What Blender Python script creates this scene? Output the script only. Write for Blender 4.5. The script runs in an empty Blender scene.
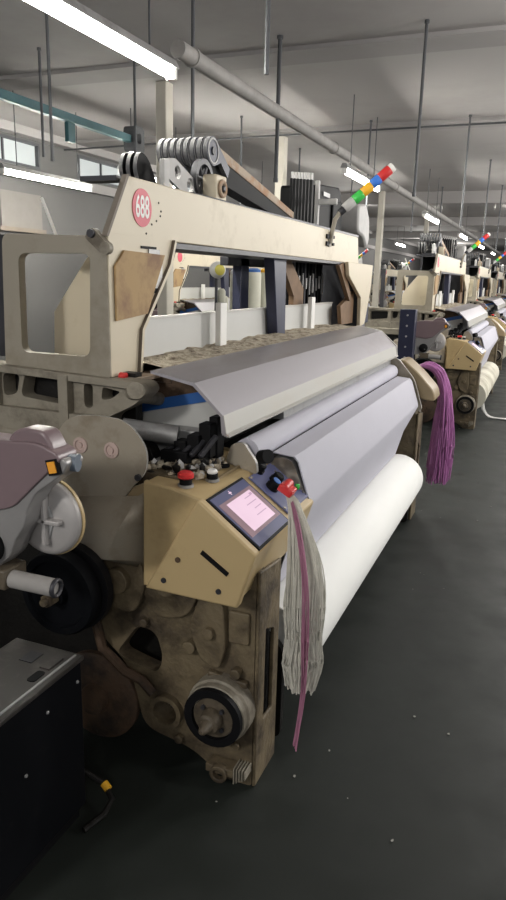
import bpy, bmesh, math, random
from mathutils import Vector, Matrix

random.seed(7)
PI = math.pi
scene = bpy.context.scene
COL = scene.collection

# ------------------------------------------------------------------ camera
FPX, PITCH, YAW, ROLL, HC = 699.2, math.radians(13.914), math.radians(21.965), math.radians(1.465), 1.5
fw = Vector((-math.sin(YAW) * math.cos(PITCH), math.cos(YAW) * math.cos(PITCH), -math.sin(PITCH)))
rt = Vector((math.cos(YAW), math.sin(YAW), 0))
up = rt.cross(fw)
c_, s_ = math.cos(ROLL), math.sin(ROLL)
R_, U_ = rt * c_ + up * s_, up * c_ - rt * s_
cam_data = bpy.data.cameras.new('camera')
cam = bpy.data.objects.new('camera', cam_data)
COL.objects.link(cam)
cam.matrix_world = Matrix(((R_.x, U_.x, -fw.x, 0), (R_.y, U_.y, -fw.y, 0), (R_.z, U_.z, -fw.z, HC), (0, 0, 0, 1)))
cam_data.sensor_fit = 'HORIZONTAL'
cam_data.sensor_width = 36
cam_data.lens = FPX / 506 * 36
cam_data.clip_start = 0.05
scene.camera = cam

# ------------------------------------------------------------------ light and exposure
scene.view_settings.view_transform = 'Standard'
scene.view_settings.look = 'None'
scene.view_settings.gamma = 1
scene.view_settings.use_curve_mapping = False
scene.view_settings.exposure = 0.45
world = bpy.data.worlds.new('hall_air')
scene.world = world
world.use_nodes = True
wb = world.node_tree.nodes['Background']
wb.inputs[0].default_value = (0.80, 0.82, 0.86, 1)
wb.inputs[1].default_value = 0.30
TUBE_POWER = 125.0


def hall_point_light(loc, power, color=(1, 0.975, 0.93)):
    l = bpy.data.lights.new('hall_lamp_and_fill_light', 'POINT')
    l.energy = power
    l.color = color
    l.shadow_soft_size = 0.25
    o = bpy.data.objects.new('hall_lamp_and_fill_light', l)
    COL.objects.link(o)
    o.location = loc


# unseen lamp rows over the aisle and behind the camera, plus added fill lights
for x_, y_, e_ in ((0.9, -1.9, 50), (1.3, 4.6, 100), (1.3, 9.2, 130), (1.3, 14.0, 140), (1.3, 19.0, 100), (-1.9, -2.4, 170),
                   (4.6, 2.5, 190), (4.6, 7.5, 230), (4.6, 12.5, 240),  # added fill row, low angle, to brighten the cloth and aisle-facing sides
                   (1.3, 24.0, 120), (1.3, 30.0, 120), (-4.3, 15.5, 70), (-4.3, 27.0, 100), (-4.3, 34.0, 100)):  # added fill to lift the dark far hall
    hall_point_light((x_, y_, 2.6), e_)


# ------------------------------------------------------------------ materials
MATS = {}


def mat(name, col, rough=0.6, metal=0.0, dirt=None, dirt_amt=0.0, dscale=9.0, bump=0.0, bscale=60.0, var=0.12, emit=None, estr=0.0, spec=0.5, streak=None):
    m = bpy.data.materials.new(name)
    MATS[name] = m
    m.use_nodes = True
    nt = m.node_tree
    b = nt.nodes['Principled BSDF']
    b.inputs['Roughness'].default_value = rough
    b.inputs['Metallic'].default_value = metal
    b.inputs['Specular IOR Level'].default_value = spec
    tc = nt.nodes.new('ShaderNodeTexCoord')
    mp = nt.nodes.new('ShaderNodeMapping')
    nt.links.new(tc.outputs['Object'], mp.inputs[0])
    if streak:
        mp.inputs['Scale'].default_value = streak
    n = nt.nodes.new('ShaderNodeTexNoise')
    n.inputs['Scale'].default_value = dscale
    n.inputs['Detail'].default_value = 6
    n.inputs['Roughness'].default_value = 0.65
    nt.links.new(mp.outputs[0], n.inputs[0])
    mix = nt.nodes.new('ShaderNodeMixRGB')
    ramp = nt.nodes.new('ShaderNodeValToRGB')
    if dirt:
        lo = 0.62 - 0.35 * dirt_amt
        ramp.color_ramp.elements[0].position = lo
        ramp.color_ramp.elements[1].position = min(1, lo + 0.22)
        d = dirt
    else:
        ramp.color_ramp.elements[0].position = 0.35
        ramp.color_ramp.elements[1].position = 0.75
        d = tuple(c * (1 - var) for c in col)
    nt.links.new(n.outputs[0], ramp.inputs[0])
    nt.links.new(ramp.outputs[0], mix.inputs[0])
    mix.inputs[1].default_value = (*col, 1)
    mix.inputs[2].default_value = (*d, 1)
    nt.links.new(mix.outputs[0], b.inputs['Base Color'])
    if bump:
        n2 = nt.nodes.new('ShaderNodeTexNoise')
        n2.inputs['Scale'].default_value = bscale
        n2.inputs['Detail'].default_value = 4
        nt.links.new(mp.outputs[0], n2.inputs[0])
        bp = nt.nodes.new('ShaderNodeBump')
        bp.inputs['Strength'].default_value = bump
        bp.inputs['Distance'].default_value = 0.01
        nt.links.new(n2.outputs[0], bp.inputs['Height'])
        nt.links.new(bp.outputs[0], b.inputs['Normal'])
    if emit:
        b.inputs['Emission Color'].default_value = (*emit, 1)
        b.inputs['Emission Strength'].default_value = estr
    return m


M = MATS
mat('cream', (0.60, 0.53, 0.40), 0.5, dirt=(0.42, 0.35, 0.24), dirt_amt=0.15, dscale=3.5)
mat('cream_edge', (0.16, 0.13, 0.10), 0.6)
mat('olive', (0.30, 0.27, 0.215), 0.55, dirt=(0.20, 0.17, 0.12), dirt_amt=0.25, dscale=5)
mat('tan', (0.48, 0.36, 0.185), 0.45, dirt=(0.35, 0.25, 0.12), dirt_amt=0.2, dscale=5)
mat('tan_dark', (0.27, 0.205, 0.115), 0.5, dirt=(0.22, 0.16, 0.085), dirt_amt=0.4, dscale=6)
mat('board', (0.40, 0.27, 0.13), 0.75, dirt=(0.24, 0.14, 0.08), dirt_amt=0.55, dscale=8)
mat('brown_board', (0.20, 0.12, 0.065), 0.7, var=0.4)
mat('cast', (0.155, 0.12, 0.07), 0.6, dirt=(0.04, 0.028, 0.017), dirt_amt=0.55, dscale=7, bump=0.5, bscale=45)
mat('dark_cast', (0.10, 0.08, 0.055), 0.5, dirt=(0.04, 0.03, 0.02), dirt_amt=0.5, dscale=12, bump=0.3)
mat('cast_grey', (0.26, 0.235, 0.185), 0.6, dirt=(0.11, 0.09, 0.065), dirt_amt=0.45, dscale=8, bump=0.35, bscale=40)
mat('oily_shade', (0.009, 0.008, 0.007), 0.5, spec=0.25, var=0.5, bump=0.3)  # oil-black metal; deep shadow behind and under the loom put into the colour
mat('rust', (0.085, 0.05, 0.028), 0.7, dirt=(0.02, 0.014, 0.01), dirt_amt=0.5, dscale=10, bump=0.4)
mat('steel', (0.47, 0.455, 0.49), 0.36, 0.75, dirt=(0.37, 0.345, 0.36), dirt_amt=0.35, dscale=4, streak=(1, 0.25, 1))
mat('steel_light', (0.50, 0.49, 0.46), 0.42, 0.3, dirt=(0.50, 0.47, 0.42), dirt_amt=0.3, dscale=5, streak=(1, 0.4, 1))
mat('plate', (0.36, 0.32, 0.255), 0.45, 0.25, dirt=(0.22, 0.18, 0.125), dirt_amt=0.4, dscale=7)
mat('chrome', (0.62, 0.60, 0.56), 0.25, 0.7)
mat('pink_pad', (0.55, 0.42, 0.38), 0.6, var=0.25)
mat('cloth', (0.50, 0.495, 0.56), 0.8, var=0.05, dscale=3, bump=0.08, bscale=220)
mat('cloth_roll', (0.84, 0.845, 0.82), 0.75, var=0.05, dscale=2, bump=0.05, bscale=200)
mat('cloth_soiled', (0.62, 0.60, 0.50), 0.75, dirt=(0.25, 0.22, 0.15), dirt_amt=0.4, dscale=2.2)
mat('white_sheet', (0.56, 0.56, 0.54), 0.55, var=0.08, dscale=2)
mat('white', (0.78, 0.77, 0.74), 0.5, var=0.06)
mat('ivory', (0.66, 0.65, 0.54), 0.6, var=0.1)
mat('lint', (0.50, 0.44, 0.34), 0.95, dirt=(0.12, 0.085, 0.055), dirt_amt=0.5, dscale=28, bump=1.0, bscale=90)
mat('black', (0.006, 0.006, 0.007), 0.6, spec=0.15, var=0.3)
mat('black_paint', (0.004, 0.0045, 0.006), 0.6, spec=0.10, dirt=(0.012, 0.012, 0.012), dirt_amt=0.1, dscale=16)
mat('cabinet_top', (0.034, 0.031, 0.029), 0.45, dirt=(0.08, 0.07, 0.065), dirt_amt=0.3, dscale=14)
mat('rubber', (0.010, 0.010, 0.012), 0.55, spec=0.3, var=0.3)
mat('navy', (0.026, 0.030, 0.065), 0.45, var=0.3)
mat('dark_metal', (0.05, 0.05, 0.058), 0.45, 0.3, var=0.4)
mat('grey_metal', (0.36, 0.36, 0.36), 0.5, 0.4, dirt=(0.22, 0.21, 0.2), dirt_amt=0.3)
mat('light_grey', (0.50, 0.49, 0.48), 0.6, var=0.2, dscale=14)
mat('lever_edge', (0.10, 0.10, 0.105), 0.6, dirt=(0.30, 0.29, 0.28), dirt_amt=0.35, dscale=30)
mat('rusty_tan', (0.44, 0.36, 0.28), 0.8, dirt=(0.38, 0.17, 0.07), dirt_amt=0.45, dscale=7, bump=0.4)
mat('blue', (0.03, 0.13, 0.42), 0.4, var=0.1)
mat('purple_plastic', (0.20, 0.145, 0.155), 0.32, var=0.12, dscale=3)
mat('silver_plastic', (0.34, 0.33, 0.325), 0.35, 0.35, var=0.15)
mat('disc_grey', (0.42, 0.40, 0.39), 0.45, 0.2, var=0.12)
mat('amber', (0.85, 0.36, 0.03), 0.5, var=0.1)
mat('grey_blue', (0.13, 0.16, 0.20), 0.5)
mat('red', (0.62, 0.035, 0.035), 0.35, var=0.1)
mat('badge_red', (0.60, 0.06, 0.10), 0.5, var=0.12)
mat('green', (0.05, 0.50, 0.08), 0.35, var=0.05)
mat('yellow', (0.85, 0.45, 0.03), 0.35, var=0.05)
mat('cone_yellow', (0.70, 0.62, 0.12), 0.6)
mat('lamp_blue', (0.04, 0.17, 0.60), 0.35, var=0.05)
mat('bezel', (0.06, 0.065, 0.13), 0.3, emit=(0.12, 0.13, 0.26), estr=0.16)
mat('screen_mauve', (0.14, 0.09, 0.10), 0.3, emit=(0.40, 0.25, 0.30), estr=0.25)
mat('screen_white', (0.12, 0.1, 0.12), 0.3, emit=(0.90, 0.64, 0.78), estr=0.64)
mat('screen_line', (0.12, 0.1, 0.12), 0.3, emit=(0.62, 0.36, 0.55), estr=0.55)
mat('yarn', (0.60, 0.58, 0.51), 0.7, var=0.25, dscale=30)
mat('yarn_pink', (0.36, 0.15, 0.23), 0.7, var=0.2)
mat('yarn_purple', (0.50, 0.19, 0.45), 0.45, var=0.35, dscale=22, streak=(1, 1, 0.15))
mat('teal', (0.045, 0.13, 0.15), 0.5, var=0.2)
mat('rod', (0.075, 0.078, 0.085), 0.5, 0.3, var=0.2)
mat('pipe', (0.33, 0.315, 0.30), 0.7, var=0.25, dscale=8)
mat('column', (0.50, 0.47, 0.41), 0.7, var=0.08)
mat('ceiling', (0.37, 0.352, 0.345), 0.85, dirt=(0.32, 0.302, 0.295), dirt_amt=0.4, dscale=0.7)
mat('wall', (0.115, 0.112, 0.11), 0.8, var=0.15, dscale=0.8)
mat('wall_beige', (0.165, 0.152, 0.14), 0.7, var=0.1)
mat('beam_grey', (0.31, 0.295, 0.29), 0.85, var=0.1, dscale=1)
mat('pane', (0.25, 0.27, 0.27), 0.25, emit=(0.72, 0.76, 0.76), estr=0.36, var=0.15, dscale=0.6)
mat('tube', (0.9, 0.9, 0.85), 0.4, emit=(1.0, 0.985, 0.90), estr=TUBE_POWER)
mat('speck', (0.35, 0.34, 0.31), 0.9)

# floor: worn grey-green concrete paint, mottled at random with uneven gloss
fm = mat('floor', (0.0155, 0.019, 0.0165), 0.42, var=0.3, dscale=0.9, bump=0.06, bscale=8, spec=0.30)
_nt = fm.node_tree
_b = _nt.nodes['Principled BSDF']
_tc = _nt.nodes.new('ShaderNodeTexCoord')
_n = _nt.nodes.new('ShaderNodeTexNoise')
_n.inputs['Scale'].default_value = 5
_n.inputs['Detail'].default_value = 8
_nt.links.new(_tc.outputs['Object'], _n.inputs[0])
_mr = _nt.nodes.new('ShaderNodeMapRange')
_mr.inputs[1].default_value = 0.3
_mr.inputs[2].default_value = 0.7
_mr.inputs[3].default_value = 0.42
_mr.inputs[4].default_value = 0.68
_nt.links.new(_n.outputs[0], _mr.inputs[0])
_nt.links.new(_mr.outputs[0], _b.inputs['Roughness'])


# ------------------------------------------------------------------ mesh helpers
class B:
    """collects shapes into one mesh"""

    def __init__(self):
        self.bm = bmesh.new()
        self.mats = []

    def _set(self, faces, m):
        if m not in self.mats:
            self.mats.append(m)
        i = self.mats.index(m)
        for f in faces:
            f.material_index = i

    def _from(self, fn, m):
        old = set(self.bm.faces)
        r = fn()
        new = [f for f in self.bm.faces if f not in old]
        self._set(new, m)
        return new

    def box(self, a, b, m, rot=None):
        ctr = [(a[i] + b[i]) / 2 for i in range(3)]
        sz = [abs(b[i] - a[i]) for i in range(3)]
        mt = Matrix.Translation(ctr) @ (rot.to_4x4() if rot else Matrix.Identity(4)) @ Matrix.Diagonal((*sz, 1))
        return self._from(lambda: bmesh.ops.create_cube(self.bm, size=1, matrix=mt), m)

    def cyl(self, p, q, r, m, r2=None, seg=24):
        p, q = Vector(p), Vector(q)
        d = q - p
        mt = Matrix.Translation((p + q) / 2) @ d.to_track_quat('Z', 'Y').to_matrix().to_4x4()
        return self._from(lambda: bmesh.ops.create_cone(self.bm, cap_ends=True, segments=seg, radius1=r, radius2=r if r2 is None else r2, depth=d.length, matrix=mt), m)

    def lathe(self, p, axis, prof, m, seg=32):
        """prof: (distance along axis, radius) pairs, closed with caps"""
        p = Vector(p)
        q = Vector(axis).normalized().to_track_quat('Z', 'Y').to_matrix()
        rings = []
        for (h, r) in prof:
            rings.append([self.bm.verts.new(p + q @ Vector((r * math.cos(2 * PI * k / seg), r * math.sin(2 * PI * k / seg), h))) for k in range(seg)])

        def go():
            for a, b in zip(rings, rings[1:]):
                for k in range(seg):
                    self.bm.faces.new((a[k], a[(k + 1) % seg], b[(k + 1) % seg], b[k]))
            self.bm.faces.new(rings[0][::-1])
            self.bm.faces.new(rings[-1])
        return self._from(go, m)

    def ring(self, p, axis, r_in, r_out, h, m, seg=28):
        p = Vector(p)
        q = Vector(axis).normalized().to_track_quat('Z', 'Y').to_matrix()

        def rg(r, z):
            return [self.bm.verts.new(p + q @ Vector((r * math.cos(2 * PI * k / seg), r * math.sin(2 * PI * k / seg), z))) for k in range(seg)]
        loops = [rg(r_in, 0), rg(r_out, 0), rg(r_out, h), rg(r_in, h)]

        def go():
            for i in range(4):
                a, b = loops[i], loops[(i + 1) % 4]
                for k in range(seg):
                    self.bm.faces.new((a[k], a[(k + 1) % seg], b[(k + 1) % seg], b[k]))
        return self._from(go, m)

    def tube(self, pts, r, m, seg=8, r_end=None):
        pts = [Vector(p) for p in pts]
        rings = []
        n = len(pts)
        for i, p in enumerate(pts):
            t = (pts[min(i + 1, n - 1)] - pts[max(i - 1, 0)]).normalized()
            q = t.to_track_quat('Z', 'Y').to_matrix()
            rr = r if r_end is None else r + (r_end - r) * i / (n - 1)
            rings.append([self.bm.verts.new(p + q @ Vector((rr * math.cos(2 * PI * k / seg), rr * math.sin(2 * PI * k / seg), 0))) for k in range(seg)])

        def go():
            for a, b in zip(rings, rings[1:]):
                for k in range(seg):
                    self.bm.faces.new((a[k], a[(k + 1) % seg], b[(k + 1) % seg], b[k]))
            self.bm.faces.new(rings[0][::-1])
            self.bm.faces.new(rings[-1])
        return self._from(go, m)

    def prism(self, axis, loops, a, b, m, rim=None):
        """loops: outline plus holes, 2-D; axis 'y' -> (x,z), 'x' -> (y,z), 'z' -> (x,y)"""
        def P(u, v, w):
            return {'x': (w, u, v), 'y': (u, w, v), 'z': (u, v, w)}[axis]
        loops = [list(l) for l in loops]
        caps = []

        def go():
            sides = []
            for w in (a, b):
                cur = []
                for l in loops:
                    vs = [self.bm.verts.new(P(u, v, w)) for u, v in l]
                    cur.append(vs)
                sides.append(cur)
            for cur in sides:
                if len(loops) == 1:
                    caps.append(self.bm.faces.new(cur[0]))
                else:
                    es = []
                    for vs in cur:
                        es += [self.bm.edges.new((vs[k], vs[(k + 1) % len(vs)])) for k in range(len(vs))]
                    r = bmesh.ops.triangle_fill(self.bm, use_beauty=True, use_dissolve=False, edges=es)
                    caps.extend(f for f in r['geom'] if isinstance(f, bmesh.types.BMFace))
            for A, Bq in zip(sides[0], sides[1]):
                for k in range(len(A)):
                    self.bm.faces.new((A[k], A[(k + 1) % len(A)], Bq[(k + 1) % len(A)], Bq[k]))
        new = self._from(go, rim or m)
        if rim:
            self._set(caps, m)
        return new

    def grid(self, rows, m, close=False):
        vs = [[self.bm.verts.new(p) for p in r] for r in rows]

        def go():
            for a, b in zip(vs, vs[1:]):
                n = len(a)
                for k in range(n if close else n - 1):
                    self.bm.faces.new((a[k], a[(k + 1) % n], b[(k + 1) % n], b[k]))
        return self._from(go, m)

    def blob(self, p, s, m, sub=2, amp=0.25):
        mt = Matrix.Translation(p) @ Matrix.Diagonal((*s, 1))
        old = set(self.bm.verts)
        f = self._from(lambda: bmesh.ops.create_icosphere(self.bm, subdivisions=sub, radius=1, matrix=mt), m)
        for v in self.bm.verts:
            if v not in old:
                k = 1 + random.uniform(-amp, amp)
                v.co = Vector(p) + (v.co - Vector(p)) * k
        return f


def rnd(pts, r, n=5):
    """round the corners of a 2-D outline; r is one radius or one per corner"""
    out = []
    N = len(pts)
    for i in range(N):
        p0, p1, p2 = Vector(pts[i - 1]), Vector(pts[i]), Vector(pts[(i + 1) % N])
        ri = r[i] if isinstance(r, (list, tuple)) else r
        if ri <= 0:
            out.append(tuple(p1))
            continue
        a, b = p0 - p1, p2 - p1
        t = min(ri, a.length * 0.49, b.length * 0.49)
        q0, q2 = p1 + a.normalized() * t, p1 + b.normalized() * t
        for k in range(n + 1):
            s = k / n
            out.append(tuple(q0 * (1 - s) ** 2 + p1 * 2 * s * (1 - s) + q2 * s * s))
    return out


def circ(c, r, n=24):
    return [(c[0] + r * math.cos(2 * PI * k / n), c[1] + r * math.sin(2 * PI * k / n)) for k in range(n)]


def obj(name, b, parent=None, bevel=0.0, seg=2, angle=35):
    base = Vector((0, 0, 0))
    p = parent
    while p is not None:
        base += p.location
        p = p.parent
    bm = b.bm
    bmesh.ops.translate(bm, verts=bm.verts, vec=-base)
    bmesh.ops.recalc_face_normals(bm, faces=bm.faces)
    me = bpy.data.meshes.new(name)
    for f in bm.faces:
        f.smooth = True
    bm.to_mesh(me)
    bm.free()
    for m in b.mats:
        me.materials.append(M[m])
    me.set_sharp_from_angle(angle=math.radians(angle))
    o = bpy.data.objects.new(name, me)
    COL.objects.link(o)
    o.parent = parent
    if bevel:
        md = o.modifiers.new('bevel', 'BEVEL')
        md.width = bevel
        md.segments = seg
        md.limit_method = 'ANGLE'
        md.angle_limit = math.radians(40)
        md.harden_normals = False
    return o


def tag(o, label, cat, group=None):
    o['label'] = label
    o['category'] = cat
    if group:
        o['group'] = group
    return o


def thing(name, loc, label, cat, group=None):
    o = bpy.data.objects.new(name, None)
    o.empty_display_size = 0.1
    COL.objects.link(o)
    o.location = loc
    return tag(o, label, cat, group)


def struct(name, b, bevel=0.0, parent=None):
    o = obj(name, b, parent, bevel)
    if parent is None:
        o['kind'] = 'structure'
    return o


def copy_tree(o, parent=None):
    c = o.copy()
    COL.objects.link(c)
    if parent is not None:
        c.parent = parent
    for ch in list(o.children):
        copy_tree(ch, c)
    return c


# ------------------------------------------------------------------ the hall
b = B(); b.box((-7, -3, -0.1), (7, 42, 0), 'floor'); struct('floor', b)
b = B(); b.box((-7, -3, 3.2), (7, 42, 3.35), 'ceiling'); struct('ceiling', b)
WX = -6.2
wins = [(5.9, 7.8), (8.62, 10.4), (11.2, 13.0)]
b = B()
outer = [(-3, 0), (42, 0), (42, 3.2), (-3, 3.2)]
b.prism('x', [outer] + [[(y0, 2.76), (y1, 2.76), (y1, 3.07), (y0, 3.07)] for y0, y1 in wins], WX - 0.2, WX, 'wall')
struct('wall_left', b)
b = B(); b.box((-7, 42, 0), (7, 42.2, 3.2), 'beam_grey'); struct('wall_back', b)
for i, (y0, y1) in enumerate(wins):
    b = B()
    b.prism('x', [[(y0, 2.76), (y1, 2.76), (y1, 3.07), (y0, 3.07)], [(y0 + .03, 2.79), (y1 - .03, 2.79), (y1 - .03, 3.04), (y0 + .03, 3.04)]], WX - .06, WX + .02, 'rod')
    w = struct('window_%d' % (i + 1), b)
    b = B(); b.box((WX - .05, y0 + .02, 2.78), (WX - .035, y1 - .02, 3.05), 'pane'); obj('pane', b, w)
    b = B()
    for k in (1, 2):
        yy = y0 + (y1 - y0) * k / 3
        b.box((WX - .055, yy - .012, 2.78), (WX - .01, yy + .012, 3.05), 'rod')
    obj('mullion', b, w)
b = B(); b.box((WX, -1, 2.60), (WX + .10, 40, 2.72), 'beam_grey'); struct('trim_1', b)
b = B(); b.box((WX, -1, 3.10), (WX + .14, 40, 3.2), 'beam_grey'); struct('trim_2', b)
for i, (y0, dz) in enumerate([(5.53, .03), (8.35, .03), (14.7, .22), (20.4, .22), (26.2, .22)]):
    b = B(); b.box((-6.2, y0, 3.2 - dz), (7, y0 + .35, 3.2), 'beam_grey'); struct('trim_%d' % (i + 3), b)
for x0, y0 in ((-3.39, 6.08), (-3.17, 8.62), (-3.17, 14.4), (-3.17, 20.1)):
    b = B(); b.box((x0 - .11, y0, 0), (x0, y0 + .14, 3.2), 'column'); struct('column', b, 0.01)
b = B()
b.box((WX + .002, 7.0, 2.02), (WX + .05, 7.75, 2.44), 'wall_beige')
b.box((WX + .002, 6.95, 1.97), (WX + .07, 7.80, 2.02), 'cream_edge')
tag(obj('wall_panel', b), 'dull beige panel on the left wall under the lamp', 'wall panel')

# overhead services
t = thing('overhead_pipe', (-2.0, 10, 2.69), 'long grey pipe hung along the hall above the lamp row', 'pipe')
b = B(); b.cyl((-2.0, 3.72, 2.69), (-2.0, 32, 2.69), 0.047, 'pipe'); obj('pipe', b, t)
for k in range(9):
    y = 3.88 + 2.9 * k
    b = B(); b.ring((-2.0, y, 2.69), (0, 1, 0), 0.047, 0.054, 0.03, 'pipe'); obj('pipe_clamp', b, t)
t = thing('cable_tray', (-4.0, 5, 2.79), 'teal green cable tray under the ceiling at upper left', 'cable tray')
b = B(); b.box((-4.03, 2.6, 2.76), (-3.97, 6.45, 2.83), 'teal'); obj('tray', b, t, .006)
b = B(); b.prism('x', [rnd([(6.42, 2.68), (6.62, 2.68), (6.62, 2.92), (6.42, 2.92)], .05), rnd([(6.48, 2.76), (6.56, 2.76), (6.56, 2.86), (6.48, 2.86)], .03)], -4.06, -3.94, 'rod'); obj('end_bracket', b, t)
b = B(); b.box((-4.02, 5.42, 2.60), (-3.98, 5.52, 2.76), 'teal'); obj('drop_post', b, t, .004)
b = B(); b.tube([(-6.1, 8.2, 3.06), (-3, 8.2, 3.10), (0, 8.2, 3.11), (5, 8.2, 3.12)], 0.011, 'rod', 6)
tag(obj('overhead_cable', b), 'thin dark cable strung level across the hall under the ceiling', 'cable')

rod_rows = [
    (-0.95, [5.28, 8.2, 11.1, 13.95, 16.8], 'over the aisle edge', 2.08),
    (-2.0, [3.9, 5.28, 8.18, 11.1, 14.0], 'holding the long grey pipe', 2.2),
    (-3.3, [4.3, 5.4, 7.6, 9.6, 12.4], 'by the cream columns', 2.25),
    (-3.9, [4.97, 6.9, 9.0], 'beside the teal cable tray', 2.4)]
ords = ['nearest', 'second', 'third', 'fourth', 'fifth']
for x, ys, where, zb in rod_rows:
    for k, y in enumerate(ys):
        b = B()
        r = 0.016 if (x == -2.0 and k == 1) else 0.011
        b.cyl((x, y, zb), (x, y, 3.2), r, 'rod', seg=8)
        b.cyl((x, y, 3.18), (x, y, 3.2), r * 1.5, 'rod', seg=8)
        b.cyl((x, y, zb), (x, y, zb + .03), r * 1.2, 'rod', seg=6)
        tag(obj('hanging_rod', b), 'thin dark ceiling rod %s, %s of its row' % (where, ords[k]), 'rod', 'thin rods hanging from the ceiling')

b = B(); b.cyl((-1.36, 3.42, 2.44), (-1.36, 3.42, 3.2), .012, 'rod', seg=10)
tag(obj('hanging_rod', b), 'dark ceiling rod entering at the top edge and ending just above the grey pipe', 'rod')


def lamp(x, y0, z, label, L=1.4):
    t = thing('fluorescent_lamp', (x, y0 + L / 2, z), label, 'lamp', 'fluorescent tube lamps')
    b = B(); b.prism('y', [rnd([(x - .040, z + .026), (x + .040, z + .026), (x + .020, z + .070), (x - .020, z + .070)], .006)], y0 - .03, y0 + L + .03, 'grey_metal'); obj('housing', b, t)
    b = B(); b.cyl((x, y0, z), (x, y0 + L, z), 0.022, 'tube', seg=14); obj('tube', b, t)
    for yy in (y0 - .03, y0 + L):
        b = B(); b.box((x - .028, yy, z - .025), (x + .028, yy + .03, z + .035), 'white'); obj('end_cap', b, t, .005)
    for yy in (y0 + .2, y0 + L - .2):
        b = B(); b.cyl((x, yy, z + .08), (x, yy, 3.2), 0.005, 'rod', seg=6); obj('hanger', b, t)
    return t


lamp(-1.90, 2.05, 2.49, 'large bright tube lamp at the top left, nearest the camera')
for k, n in enumerate(['second', 'third', 'fourth', 'fifth', 'sixth']):
    lamp(-1.90, 6.85 + 4.75 * k, 2.49, ['bright tube lamp glowing behind the coloured signal tower', 'tube lamp above the second machine of the row',
         'tube lamp just beyond the one over the second machine', 'small distant tube lamp above the third machine', 'farthest small tube lamp of the pipe row'][k])
lamp(-5.0, 5.75, 2.43, 'tube lamp below the left windows')
lamp(-4.3, 6.75, 2.54, 'tube lamp glowing just left of the levers on the machine top')
lamp(-4.2, 10.3, 2.52, 'tube lamp glimpsed past the long rusty lever arm')
lamp(-4.2, 21.0, 2.52, 'small far tube lamp left of the second machine')


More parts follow.
